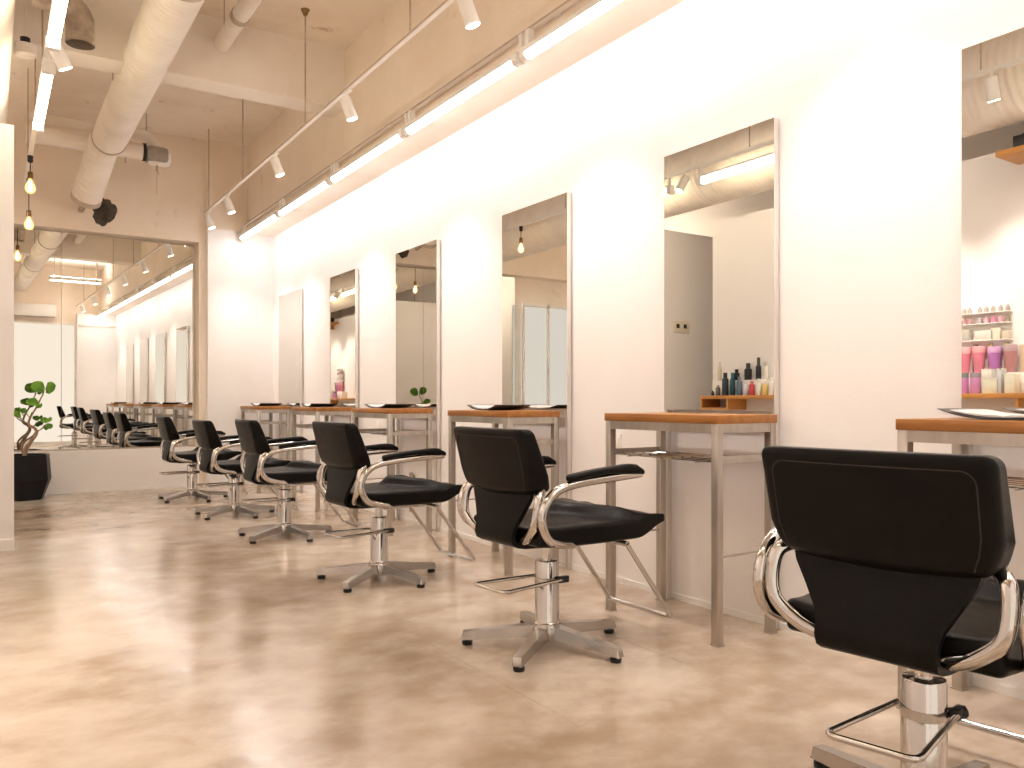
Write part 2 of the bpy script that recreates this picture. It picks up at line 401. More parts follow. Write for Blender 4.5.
chair_spots = [(1.835, 1.042, 8, 0), (1.91, 2.66, 1.5, 0), (1.835, 4.17, 2, -.01), (1.825, 5.86, -2, -.03), (1.805, 7.22, 1, -.06), (1.735, 8.62, 0, -.05)]
chair_labels = ['large foreground black salon chair seen from behind, cut off by the right edge',
 'black salon chair by the second table, its whole star base in view',
 'black salon chair in front of the third table from the camera, seen between larger chairs',
 'fourth black salon chair from the camera, third from the end wall mirror',
 'fifth black salon chair from the camera, second from the end wall mirror',
 'black salon chair farthest from the camera, next to the low end wall']
chair0 = make_chair(chair_labels[0])
for i, (x, y, a, dz) in enumerate(chair_spots):
    if i == 0:
        chair0.location = (x, y, 0); chair0.rotation_euler = (0, 0, math.radians(a))
    else:
        c = dup(chair0, (x, y, 0), math.radians(a), chair_labels[i])
        for ch in c.children:                            # the seat of each chair is pumped to its own height
            if ch.name.split('.')[0] not in ('hub', 'leg', 'column', 'collar', 'pump_pedal'): ch.location.z += dz

# ------------------------------------------------------------------ styling tables
def make_table(label):
    t = thing('styling_table', label, 'table', group='wooden topped styling tables under the mirrors')
    W = .357                                            # half length along the wall (Y), origin at room-side edge centre X=0..-.0
    x0, x1 = 0.0, .372
    MB().bx((x0, -W, .906), (x1, W, .942), .003).build('tabletop', M['wood'], t)
    for x in (x0 + .022, x1 - .022):
        for s_ in (-1, 1):
            lg = MB().bx((x - .0175, s_ * (W - .022) - .0175, 0.004), (x + .0175, s_ * (W - .022) + .0175, .906), .002).build('leg', M['steel'], t)
            MB().bx((x - .021, s_ * (W - .022) - .021, 0), (x + .021, s_ * (W - .022) + .021, .006)).build('foot_plate', M['steel'], lg)
    f = MB()
    for s_ in (-1, 1):
        f.bx((x0 + .0395, s_ * (W - .022) - .015, .868), (x1 - .0395, s_ * (W - .022) + .015, .9055))
        f.bx(((x0 if s_ < 0 else x1 - .04) + .006, -W + .0395, .868), ((x0 if s_ < 0 else x1 - .04) + .036, W - .0395, .9055))
    f.build('top_frame', M['steel'], t, 0)
    for s_ in (-1, 1):
        MB().bx((x0 + .0395, s_ * (W - .022) - .006, .742), (x1 - .0395, s_ * (W - .022) + .006, .772)).build('shelf_rail', M['steel'], t, 0)
    w = MB()
    for k in range(6):
        x = x0 + .03 + (x1 - x0 - .06) * k / 5
        w.tube([(x, -W + .022, .748), (x, W - .022, .748)], .003, 6)
    for k in range(3):
        y = -W * .6 + W * .6 * k
        w.tube([(x0 + .02, y, .742), (x1 - .02, y, .742)], .003, 6)
    w.build('wire_shelf', M['chrome'], t)
    for s_ in (-1, 1):
        MB().tube([(x0 + .03, s_ * (W - .022), .358), (x1 - .03, s_ * (W - .022), .358)], .005, 8).build('stretcher', M['steel'], t)
    return t
table_c = [1.142, 2.615, 4.185, 5.81, 7.37, 9.26]
table_labels = ['styling table at the right edge, behind the big foreground chair, magazine on top',
 'styling table with a bare wooden top and all four steel legs in view',
 'styling table third from the camera, behind the second chair\'s backrest',
 'styling table fourth from the camera, behind the third chair',
 'styling table fifth from the camera, second from the far pillar',
 'styling table farthest from the camera, next to the white pillar']
tb0 = make_table(table_labels[0])
for i, y in enumerate(table_c):
    if i == 0: tb0.location = (2.472, y, 0)
    else: dup(tb0, (2.472, y, 0), 0, table_labels[i])

# ------------------------------------------------------------------ wall mirrors
mir = [(.80, 1.49), (2.293, 2.971), (3.784, 4.5), (5.432, 6.167), (7.056, 7.724), (8.65, 9.419)]
mir_labels = ['tall mirror cut by the right edge, reflecting pink and purple tubs',
 'tall mirror reflecting dark bottles on a wooden shelf', 'tall mirror third from the camera, above the second salon chair',
 'tall mirror fourth from the camera, above the table by the third chair', 'narrow looking mirror, second from the far pillar',
 'plain white looking mirror farthest from the camera']
for i, (a, b) in enumerate(mir):
    t = thing('wall_mirror', mir_labels[i], 'mirror', (XW, (a + b) / 2, 0), 0, 'tall steel framed mirrors on the right wall')
    h = (b - a) / 2; x0, x1 = -.042, -.001
    for s_ in (-1, 1):
        ya, yb = s_ * h, s_ * (h - .022)
        MB().bx((x0 + .004, ya, 0), (x1 - .009, yb, 2.236), .0015).build('frame_post', M['frame'], t)
    MB().bx((x0 + .004, -h + .022, 2.214), (x1 - .009, h - .022, 2.236)).bx((x0 + .004, -h + .022, .955), (x1 - .009, h - .022, .98)).bx((x0 + .02, -h + .022, .98), (x1 - .012, h - .022, 2.214)).build('frame_rail', M['frame'], t, 0)
    MB().bx((x0 - .001, -h, .955), (x0 + .004, h, 2.236)).build('glass', M['mirror'], t, 0)

# end wall mirror, two panes
PHI = math.radians(1.1)
# frosted screen on the end wall left of the mirror, glow added as fill
gp = struct(MB().bx((XL, YB - .02, .05), (-.88, YB - .001, 2.45)).build('glow_screen_end', emit('end_fill_glow', (1, .93, .83), .34), smooth=0))
for x in (XL + .02, -1.35, -.90): MB().bx((x - .02, YB - .045, .05), (x + .02, YB - .02, 2.45)).build('glow_panel_frame', M['white_metal'], gp, 0)
MB().bx((XL + .04, YB - .045, 2.40), (-.92, YB - .02, 2.45)).build('glow_panel_frame', M['white_metal'], gp, 0)
t = thing('end_mirror', 'wide mirror filling the end wall above the low white parapet', 'mirror', (.66, 10.0, 0), 0)
for (a, b) in ((-1.5, -.002), (.002, 1.395)):
    o = MB().bx((a, -.003, .468), (b, .003, 2.852)).build('mirror_pane', M['mirror'], t, 0)
    o.rotation_euler = (0, 0, PHI)
MB().bx((-1.5, -.055, .455), (1.395, -.035, .472)).build('bottom_channel', M['duct_dark'], t, 0)

# ------------------------------------------------------------------ magazines
def make_magazine(label, loc, rz):
    t = thing('magazine', label, 'magazine', loc, rz, 'open magazines on the styling tables'); t.scale = (.85, .9, 1.15)
    def sheet(w, d, z0, lift, th, x_off=0):
        n = 16; rings = []
        for i in range(n + 1):
            u = -1 + 2 * i / n
            z = z0 + lift * abs(u) ** 2.4
            rings.append([(x_off - d, u * w, z), (x_off + d, u * w, z), (x_off + d, u * w, z + th * (1 - .7 * abs(u))), (x_off - d, u * w, z + th * (1 - .7 * abs(u)))])
        return rings
    MB().rings(sheet(.215, .145, .001, .027, .006)).build('cover', M['cover'], t)
    n = 24; rings = []
    for i in range(n + 1):
        u = -1 + 2 * i / n
        zb = .0075 + .027 * abs(u * .84) ** 2.4
        zt = zb + .0015 + .005 * (1 - abs(u)) ** .5 - .004 * max(0, 1 - abs(u) / .12)
        rings.append([(-.125, u * .18, zb), (.125, u * .18, zb), (.125, u * .18, zt), (-.125, u * .18, zt)])
    MB().rings(rings).build('pages', M['paper'], t)
mags = [(2.655, 1.20, 'open magazine with raised pages on the nearest styling table, right edge'),
        (2.655, 4.22, 'open magazine on the third table, behind the second chair'),
        (2.655, 5.85, 'open magazine on the fourth table, under the mirror reflecting green leaves'),
        (2.655, 7.45, 'open magazine on the table second from the far pillar'),
        (2.655, 9.20, 'open magazine on the farthest table, under the plain white mirror')]
for x, y, l in mags: make_magazine(l, (x, y, .942), math.radians(random.uniform(-6, 6)))

# ------------------------------------------------------------------ right strip lights and track
t = thing('lighting_track', 'long white lighting track close to the right beam above the bright tubes', 'light track', (2.56, 0, 3.10))
MB().bx((-.015, YF + .25, -.012), (.015, 9.72, .012)).build('rail', M['track'], t, 0)
MB().bx((-.0165, YF + .3, -.006), (-.0145, 9.7, .006)).build('slot', M['duct_dark'], t, 0)
for y in (-.1, 1.7, 3.5, 5.3, 7.1, 8.9): MB().bx((.017, y - .02, -.008), (.0399, y + .02, .012)).build('bracket', M['white_metal'], t, 0)
place = ['nearest the camera', 'above the right edge', 'above the bare wooden table', 'above the third mirror', 'above the fourth mirror', 'above the fifth mirror', 'nearest the far pillar']
ends = [-.74, .75, 2.25, 3.75, 5.25, 6.75, 8.25, 9.75]
for i in range(7):
    a, b = ends[i] + .015, ends[i + 1] - .015
    t = thing('tube_light', 'bright white fluorescent tube along the right wall, ' + ('first from the camera, overhead', 'second from the camera, overhead', 'third from the camera, leaving the top edge', 'fourth from the camera, at the top edge', 'third from the far pillar', 'second from the far pillar', 'ending at the far pillar')[i],
              'light', (2.52, (a + b) / 2, 2.94), 0, 'white tube lights along the right wall')
    h = (b - a) / 2
    arc = lambda y: [(.031 * math.cos(PI + PI * k / 14), y, .031 * math.sin(PI + PI * k / 14)) for k in range(15)]
    MB().rings([arc(-h + .05), arc(h - .05)]).build('tube', E_STRIP, t)
    MB().bx((-.034, -h, .0005), (.034, h, .032), .003).build('housing', M['white_metal'], t)
    for s_ in (-1, 1):
        e = MB().rings([[(.035 * math.cos(PI + PI * k / 14), y, .035 * math.sin(PI + PI * k / 14)) for k in range(15)] for y in (s_ * (h - .05), s_ * h)]).build('end_socket', M['white_metal'], t)
        MB().bx((.008, s_ * (h - .02) - .016, .032), (.046, s_ * (h - .02) + .016, .148)).build('hanger', M['white_metal'], e, 0)

# ------------------------------------------------------------------ spot track
t = thing('lighting_track', 'thin white track hung on rods below the ceiling, carrying the spotlights', 'light track', (2.07, 0, 3.15))
MB().bx((-.013, YF + .3, -.012), (.013, 9.6, .01)).build('rail', M['track'], t, 0)
MB().bx((-.0145, YF + .3, -.005), (-.0125, 9.58, .005)).build('slot', M['duct_dark'], t, 0)
for y in (.6, 2.4, 4.26, 6.12, 7.96, 9.4):
    rd = MB().tube([(0, y, .01), (0, y, ZC - 3.15)], .006, 8).build('rod', M['duct_dark'], t)
    if y < 7: MB().lathe([(.012, -.05), (.03, -.012), (.035, 0)], (0, y, ZC - 3.15), 16).build('ceiling_cup', M['socket'], rd)
def make_spot(label, loc, aim, on=True, energy=34, grp='white spotlights on the hung track'):
    """loc = point under the track; aim = direction of the beam"""
    t = thing('spotlight', label, 'spotlight', loc, 0, grp)
    d = Vector(aim).normalized()
    MB().bx((-.014, -.055, -.026), (.014, .055, -.0125), .003).build('track_adapter', M['white_metal'], t)
    MB().tube([(0, 0, -.02), (0, 0, -.075)], .009, 10).box((0, 0, -.08), (.03, .02, .03), None, .004).build('yoke', M['white_metal'], t)
    p0 = Vector((0, 0, -.10)) - d * .045; p1 = p0 + d * .15
    bd = MB().tube([p0, p0 + d * .008, p1 - d * .004, p1], .04, 20, [.034, .039, .041, .041]).build('body', M['white_metal'], t)
    MB().tube([p1 - d * .0005, p1 + d * .003], .034, 20).build('lens', E_SPOT if on else M['white_metal'], bd)
    if on:
        L = bpy.data.lights.new('spot_beam', 'SPOT'); L.energy = energy; L.color = (1, .885, .81); L.spot_size = math.radians(75); L.spot_blend = .7; L.shadow_soft_size = .035
        lo = bpy.data.objects.new('spot_beam', L); COL.objects.link(lo); lo.parent = t
        lo.location = p1 + d * .012; lo.rotation_euler = d.to_track_quat('-Z', 'Y').to_euler()
    return t
for y, lab in ((.30, 'behind the picture, first on the hung track'), (1.95, 'second on the hung track from the camera, overhead'), (3.60, 'at the top edge of the picture, third on the hung track'),
               (5.25, 'fourth on the hung track, in front of the cross beam\'s right end'), (6.89, 'third from the far end of the hung track'), (8.54, 'second from the far end of the hung track'), (9.42, 'at the far end of the hung track')):
    make_spot('white cylindrical spotlight ' + lab, (2.07, y, 3.15), (.36, -.10, -1))

# ------------------------------------------------------------------ left tubes, bulbs
t = thing('lighting_track', 'white track carrying the yellow tubes at the left, under the ceiling', 'light track', (.30, 0, 3.14))
MB().bx((-.017, .2, -.012), (.017, 9.3, .018)).build('rail', M['white_metal'], t, 0)
for y in (.8, 2.7, 4.6, 6.2, 7.2, 8.6): MB().tube([(0, y, .018), (0, y, ZC - 3.14)], .006, 8).build('rod', M['duct_dark'], t)
for a, b, l in ((1.1, 2.38, 'first from the camera, overhead'), (3.93, 5.18, 'at the top left corner, the nearer of two'), (5.52, 6.80, 'the farther one, ending above the hanging bulbs')):
    t = thing('tube_light', 'warm yellow fluorescent tube at the left, ' + l, 'light', (.30, (a + b) / 2, 3.0), 0, 'warm tube lights on the left track')
    h = (b - a) / 2
    MB().tube([(0, -h + .05, 0), (0, h - .05, 0)], .03, 18).build('tube', E_LEFT, t)
    MB().bx((-.03, -h, .03), (.03, h, .052), .004).build('housing', M['white_metal'], t)
    for s_ in (-1, 1):
        e = MB().bx((-.036, s_ * h, -.034), (.036, s_ * (h - .05), .03), .004).build('end_socket', M['white_metal'], t)
        MB().bx((-.012, s_ * (h - .04) - .012, .052), (.012, s_ * (h - .04) + .012, .127)).build('hanger', M['white_metal'], e, 0)
for x, y, z, l in ((-1.05, 7.9, 3.02, 'added warm fill tube behind the white screen wall, seen only in mirrors'), (-1.25, 4.9, 2.55, 'added warm fill tube behind the left partition, out of direct view')):
    t = thing('tube_light', l, 'light', (x, y, z), 0, 'warm fill tubes added behind the partitions')  # tubes added to brighten the zone behind the partitions
    MB().tube([(0, -.6, 0), (0, .6, 0)], .03, 18).build('tube', E_BACK if y > 6 else E_DIM, t)
    MB().bx((-.012, -.64, .03), (.012, .64, .052), .004).build('housing', M['white_metal'], t)
    for s_ in (-1, 1):
        MB().bx((-.036, s_ * .64, -.034), (.036, s_ * .60, .03), .004).build('end_socket', M['white_metal'], t)
        MB().tube([(0, s_ * .5, .052), (0, s_ * .5, ZC - z)], .006, 8).build('rod', M['duct_dark'], t)
make_spot('white square spotlight between the two yellow tubes at top left', (.33, 5.34, 3.14), (.5, .2, -1), True, 20, 'white spotlights on the left track')
make_spot('white spotlight on the left track between the overhead tubes, out of direct view', (.33, 3.35, 3.14), (-.42, .25, -1), True, 55, 'white spotlights on the left track')
make_spot('white spotlight on the left track, mirrored at the picture\'s right edge', (.33, 2.62, 3.14), (-.42, .05, -1), True, 55, 'white spotlights on the left track')
make_spot('white cylindrical spotlight at the very top left beside the ribbed duct', (.22, 5.3, 3.62), (0, .05, -1), False, 0, 'white spotlights on the left track')
def bulb_glass():
    m = bpy.data.materials.new('amber_bulb_glass'); m.use_nodes = True
    nt = m.node_tree; nt.nodes.remove(nt.nodes['Principled BSDF'])
    tr = nt.nodes.new('ShaderNodeBsdfTransparent'); tr.inputs[0].default_value = (1, .86, .62, 1)
    e = nt.nodes.new('ShaderNodeEmission'); e.inputs[0].default_value = (1, .60, .24, 1); e.inputs[1].default_value = 1.2
    g = nt.nodes.new('ShaderNodeBsdfGlossy'); g.inputs['Roughness'].default_value = .05
    m1 = nt.nodes.new('ShaderNodeMixShader'); m1.inputs[0].default_value = .45
    m2 = nt.nodes.new('ShaderNodeMixShader'); m2.inputs[0].default_value = .06
    L = nt.links.new
    L(tr.outputs[0], m1.inputs[1]); L(e.outputs[0], m1.inputs[2]); L(m1.outputs[0], m2.inputs[1]); L(g.outputs[0], m2.inputs[2])
    L(m2.outputs[0], nt.nodes['Material Output'].inputs['Surface'])
    return m
M['bulb_glass'] = bulb_glass()
def make_bulb(label, loc, s=1.0):
    t = thing('pendant_bulb', label, 'pendant lamp', loc, 0, 'bare hanging filament bulbs')
    x, y, z = loc
    MB().tube([(0, 0, .13), (0, 0, 3.128 - z)], .004, 8).build('cord', M['rubber'], t)
    MB().lathe([(.012, .13), (.02, .125), (.022, .10), (.018, .098), (.022, .094), (.022, .066), (.018, .064)], (0, 0, 0), 18).build('socket', M['socket'], t)
    MB().lathe([(.015, .066), (.019, .05), (.036, .015), (.042, -.012), (.038, -.036), (.022, -.055), (.004, -.061)], (0, 0, 0), 20).build('bulb', M['bulb_glass'], t)
    MB().lathe([(.004, .05), (.010, .03), (.017, -.005), (.016, -.03), (.005, -.042)], n=12).build('filament', E_BULB, t)
    MB().lathe([(.014, -.06), (.022, -.05), (.022, 0)], (0, 0, 3.128 - z), 18).build('track_plug', M['rubber'], t)
make_bulb('glowing bare bulb at the left, upper of two beside the white screen wall', (.30, 8.1, 2.86))
make_bulb('glowing bare bulb at the left, lower one overlapping the end mirror\'s top edge', (.32, 8.95, 2.70))
make_bulb('glowing bare bulb hung lower near the camera, seen only in the end mirror', (.30, .9, 2.62))

# ------------------------------------------------------------------ ducts
def ribbed(mb, pts, r, rib=.05, amp=.004, n=36):
    P = [Vector(p) for p in pts]; Q = []; Rr = []
    for a, b in zip(P, P[1:]):
        L = (b - a).length; k = max(1, int(L / (rib / 4)))
        for i in range(k): Q.append(a + (b - a) * i / k)
    Q.append(P[-1])
    for i in range(len(Q)): Rr.append(r + (amp if i % 4 in (1, 2) else 0))
    return mb.tube(Q, r, n, Rr)
t = thing('air_duct', 'thick cream wrapped duct running under the ceiling and bending into the end wall', 'duct')
DX = 1.0
ribbed(MB(), [(DX, YF + .02, 3.6), (DX, 8.88, 3.6)], .152, .06, .005).build('straight_run', M['duct'], t)
ribbed(MB(), fillet([(DX, 8.80, 3.605), (DX - .03, 8.98, 3.60), (.855, 9.50, 3.13)], .1), .140, .06, .005).build('elbow_run', M['duct'], t)
MB().tube([(.863, 9.47, 3.156), (.855, 9.51, 3.122)], .148, 24).tube([(.86, 9.50, 3.13), (.84, 9.86, 3.08)], .03, 12).build('end_collar', M['duct_dark'], t)
for y in (5.15, 8.80, 2.4): MB().tube([(DX, y, 3.6), (DX, y + .03, 3.6)], .1635, 28).build('joint_band', M['duct_dark'], t)
for y in (1.5, 4.6, 7.2): MB().tube([(DX - .16, y, 3.60), (DX - .16, y, ZC)], .005, 8).tube([(DX + .16, y, 3.60), (DX + .16, y, ZC)], .005, 8).build('hanger', M['duct_dark'], t)
t = thing('air_duct', 'large ribbed flexible duct along the left edge above the white screen wall', 'duct')
ribbed(MB(), [(-.20, YF + .02, 3.25), (-.20, 9.84, 3.25)], .318, .06, .004, 40).build('straight_run', M['duct'], t)
for y in (1.0, 3.0, 5.0, 7.0): MB().tube([(-.2, y, 3.575), (-.2, y, ZC)], .006, 8).build('hanger', M['duct_dark'], t)
t = thing('ceiling_pipe', 'thin cream pipe beside the thick duct, ending at the cross beam', 'pipe')
MB().tube([(1.56, 3.83, 3.86), (1.56, 6.64, 3.86)], .062, 20).build('pipe', M['duct'], t)
MB().tube([(1.56, 6.05, 3.86), (1.56, 6.11, 3.86)], .068, 20).build('joint_band', M['duct_dark'], t)
MB().tube([(1.50, 6.30, 3.86), (1.50, 6.30, ZC)], .004, 8).build('hanger', M['duct_dark'], t)
t = thing('ceiling_pipe', 'cream crosswise pipe behind the thick duct, holding the grey fan end', 'pipe')
MB().tube([(.3, 9.1, 3.60), (1.36, 9.1, 3.60)], .085, 20).build('pipe', M['duct'], t)
MB().tube([(1.34, 9.1, 3.60), (1.37, 9.1, 3.60)], .092, 20).build('joint_band', M['rubber'], t)
MB().tube([(1.18, 9.1, 3.46), (1.18, 9.1, ZC)], .008, 8).build('hanger', M['duct_dark'], t)
t = thing('ceiling_pipe', 'short upper crosswise pipe with a bent white end behind the thick duct', 'pipe')
MB().tube(fillet([(.3, 9.25, 3.82), (1.42, 9.25, 3.82), (1.50, 9.25, 3.70)], .06), .055, 18).build('pipe', M['duct'], t)
MB().tube([(1.40, 9.25, 3.82), (1.40, 9.25, ZC)], .006, 8).build('hanger', M['duct_dark'], t)
t = thing('duct_fan', 'grey rounded fan housing with a dangling pull hook near the end wall', 'fan', (1.48, 9.1, 3.58))
MB().box((0, 0, 0), (.22, .2, .17), None, .045).build('housing', M['grey_metal'], t)
MB().box((.02, 0, -.02), (.24, .17, .16), None, .05).build('rim', M['white_metal'], t)
MB().tube([(0, 0, -.09), (0, 0, -.16)], .012, 8).tube([(0, 0, -.16), (.02, 0, -.175), (0, 0, -.19)], .006, 8).build('hook', M['duct_dark'], t)
MB().tube([(0, 0, -.19), (0, 0, -.40)], .003, 6).build('pull_cord', M['duct_dark'], t)
t = thing('duct_elbow', 'bare galvanised metal duct elbow opening downward beside the yellow tube', 'duct')
pe = [Vector((.38 + .13 * math.sin(a), 6.05, 3.42 + .13 * math.cos(a) + .09)) for a in [(-.1 + (PI / 2 + .1) * i / 7) for i in range(8)]]
pe = [Vector((.24, 6.05, 3.655))] + pe + [Vector((.51, 6.05, 3.38))]
Q = []
MB().tube(pe, .088, 24, cap=False).tube(pe, .080, 24, cap=False).build('elbow', M['galv'], t)
for i in (2, 5, 7): MB().tube([pe[i] - (pe[i + 1] - pe[i]) * .1, pe[i] + (pe[i + 1] - pe[i]) * .1], .0905, 24, cap=False).build('seam_ring', M['galv'], t)
MB().tube([(.40, 6.05, 3.72), (.40, 6.05, ZC)], .006, 8).build('hanger', M['duct_dark'], t)
t = thing('smoke_detector', 'round beige drum under the ceiling left of the yellow tubes', 'detector', (.205, 6.34, 3.33))
MB().lathe([(.055, 0), (.066, .012), (.066, .08), (.05, .085)], n=24).build('drum', M['duct'], t)
MB().lathe([(.03, .085), (.03, .13)], n=16).build('cap', M['rubber'], t)
MB().tube([(0, 0, .13), (0, 0, ZC - 3.33)], .008, 10).build('stem', M['duct'], t)
# cable hole in the end wall
t = thing('cable_bundle', 'dark ragged hole with bunched cables beside the end of the thick duct', 'cables', (1.06, YB, 3.10))
n = 26; ring = []
for k in range(n):
    a = 2 * PI * k / n; rr = .13 + .016 * math.sin(3 * a + 1) + .010 * math.sin(7 * a) + random.uniform(-.01, .01)
    ring.append((rr * math.cos(a) * .95, rr * math.sin(a) * 1.25))
MB().rings([[(x, -.004, z) for x, z in ring], [(x, -.0005, z) for x, z in ring]]).build('hole', M['dark'], t, 0)
for k in range(6):
    x0, z0 = random.uniform(-.07, .07), random.uniform(-.08, .1)
    MB().tube(smooth_path([(x0, -.004, z0), (x0 + random.uniform(-.05, .05), -.03, z0 + random.uniform(-.06, .06)), (x0 + random.uniform(-.06, .06), -.02, z0 - .06), (x0 * .5, -.004, z0 - .1)], 5), .005, 8).build('cable', M['dark'], t)

# ------------------------------------------------------------------ potted plant
def leaf(mb, c, d, up, L, W, cup=.12):
    """roundish fiddle leaf: c base, d direction, up normal"""
    d = Vector(d).normalized(); up = (Vector(up) - d * Vector(up).dot(d)).normalized(); s_ = d.cross(up)
    rows = []; n = 10
    for i in range(n + 1):
        u = i / n
        w = W * (max(0, math.sin(PI * min(1, u * .94 + .05))) ** .62) * (.82 + .3 * u)
        row = []
        for k in range(9):
            v = -1 + 2 * k / 8
            h = -cup * L * (u - .3) ** 2 + cup * W * 1.1 * v * v + .006 * math.sin(9 * u + 3 * v)
            row.append(Vector(c) + d * (u * L) + s_ * (v * w) + up * h)
        rows.append(row)
    mb.rings(rows, False, False); return mb
t = thing('potted_tree', 'small fiddle leaf tree with a twisted trunk in a faceted black pot', 'plant', (.30, 9.53, 0))
n = 6
def hexr(r, z, a0=.35): return [(r * math.cos(a0 + 2 * PI * k / n), r * math.sin(a0 + 2 * PI * k / n), z) for k in range(n)]
MB().rings([hexr(.185, 0), hexr(.262, .2), hexr(.242, .455), hexr(.222, .455), hexr(.215, .40)], cap=True).build('pot', M['pot'], t, 10)
MB().lathe([(.205, .40), (.20, .425), (.05, .435)], n=18).build('soil', M['soil'], t)
PX = 98.0
def pp(x, y, dy=0):     # picture offsets turned into metres from the trunk base, in the plane facing the room's diagonal
    lx = (x - 22.4) / PX; return Vector((lx * .837, dy - lx * .547, .44 + (453.5 - y) / PX))
tk = MB()
tk.tube(smooth_path([pp(22.4, 455), pp(24, 447), pp(29, 439), pp(34.5, 431), pp(33, 426), pp(27, 422), pp(28.5, 415), pp(34, 406)], 6), .015, 12,
        [.023 - .015 * i / 42 for i in range(43)])
tk.tube(smooth_path([pp(22.4, 455, .02), pp(20.2, 444, .05), pp(25, 438, .06), pp(31, 434, .03), pp(34, 430, .0)], 6), .011, 10)
tk.build('trunk', M['bark'], t)
br = [([pp(33.8, 407), pp(38, 398), pp(41, 392), pp(42, 388)], .007), ([pp(27, 422), pp(21, 418), pp(17, 414)], .006), ([pp(28.5, 416), pp(24, 410)], .005), ([pp(34, 430), pp(40, 426), pp(46, 421)], .006), ([pp(40, 426), pp(43, 422)], .004), ([pp(33, 407), pp(35, 403)], .005)]
for p, r in br: MB().tube(smooth_path(p, 4), r, 8).build('branch', M['bark'], t)
H = Vector((.837, -.547, 0)); V = Vector((0, 0, 1)); Fw = Vector((-.547, -.837, 0))
lv = [((41, 388.5), (-.75, .75), .125, .062, .6), ((44, 389), (.85, .5), .135, .066, .7), ((37, 402), (-1, .42), .125, .052, .5), ((35, 402), (.9, -.5), .06, .035, .5),
      ((25.5, 410.5), (-1, .6), .085, .032, .5), ((18.5, 415), (-.75, .85), .09, .032, .5), ((46, 421), (.55, -.6), .07, .03, .5), ((45.5, 420), (-.9, .75), .075, .034, .5), ((44, 417), (.9, -.1), .07, .036, .5), ((42.5, 424), (1, -.8), .05, .024, .5), ((29, 412), (.7, .6), .03, .016, .5)]
for (x, y), (a, b), L, W, f in lv:
    d = H * a + V * b + Fw * .25
    leaf(MB(), pp(x, y), d, Fw * f + V * (1 - f) + H * .1, L, W).build('leaf', M['leaf'], t, 0)

# ------------------------------------------------------------------ wall outlets and cable stubs
for y, l in ((2.98, 'small white outlet plate on the wall left of the bare table'), (6.2, 'small white outlet plate on the wall behind the fourth table')):
    t = thing('wall_outlet', l, 'outlet', (XW, y + .40, .76), 0, 'outlets between the tables')
    MB().bx((-.008, -.035, -.06), (0, .035, .06), .002).build('plate', M['outlet'], t)
    MB().bx((-.012, -.018, -.04), (-.008, .018, .04), .001).build('sockets', M['outlet'], t)
for y, z0, z1, l in ((3.41, .10, .46, 'short grey pipe stub low on the wall left of the bare table'), (6.05, .16, .36, 'short thin pipe stub low on the wall under the fourth table'), (5.90, .10, .42, 'thicker grey pipe stub low on the wall under the fourth table')):
    t = thing('pipe_stub', l, 'pipe', (XW - .03, y, 0), 0, 'pipe stubs low on the right wall')
    MB().tube([(0, 0, z0), (0, 0, z1)], .016 if z1 > .4 else .011, 14).build('pipe', M['steel'], t)
    MB().bx((0, -.012, z1 - .06), (.0299, .012, z1 - .03)).build('clip', M['grey_metal'], t, 0)

# ------------------------------------------------------------------ left shelf with products (seen in the mirrors)
def ym(px, Xv=6.1, f=800., s_=.5472, c_=.837):
    p = (px - 512) / f; return Xv * (c_ - p * s_) / (s_ + p * c_)
ZS = 1.055; XS = -.55
t = thing('wall_shelf', 'long honey wood shelf on the white partition, seen in the nearest mirrors', 'shelf', (XS, 0, 0))
MB().bx((0, 2.45, ZS - .035), (.27, 5.72, ZS), .002).build('plank', M['shelfwood'], t)
for y in (5.70, 5.36, 2.74): MB().bx((0.001, y, ZS - .14), (.265, y + .02, ZS - .035)).build('upright', M['shelfwood'], t, 0)
MB().bx((0.001, 5.38, ZS - .14), (.265, 5.70, ZS - .12)).build('cubby_base', M['shelfwood'], t, 0)
for a, b, l in ((4.45, 5.70, 'white riser behind the dark bottles on the partition shelf'), (2.5, 3.4, 'white riser carrying the pink and purple tubs on the partition shelf')):
    o = MB().bx((XS + .005, a, ZS), (XS + .115, b, ZS + .15), .002).build('display_riser', M['outlet'], None); tag(o, l, 'riser', 'risers on the partition shelf')
colm = {}
def cmat(c):
    if c not in colm: colm[c] = mat('product_plastic', c, .35, noise=12, col2=tuple(x * .9 for x in c))
    return colm[c]
def bottle(px, h, r, body, cap, label, row, tall=.25, z=None):
    t = thing('bottle', label, 'bottle', ((-.37 if row == 0 else -.49), ym(px, 6.08 if row == 0 else 6.2), z if z is not None else (ZS if row == 0 else ZS + .15)), 0, 'hair product bottles on the partition shelf')
    hb = h * (1 - tall)
    MB().lathe([(r * .92, 0), (r, .006), (r, hb * .88), (r * .8, hb * .97), (r * .5, hb)], n=16).build('body', cmat(body), t)
    MB().lathe([(r * .55, hb), (r * .6, hb + .004), (r * .6, h - .004), (r * .5, h)], n=16).build('cap', cmat(cap), t)
K = (.02, .02, .024); N = (.03, .05, .075); W_ = (.8, .78, .74)
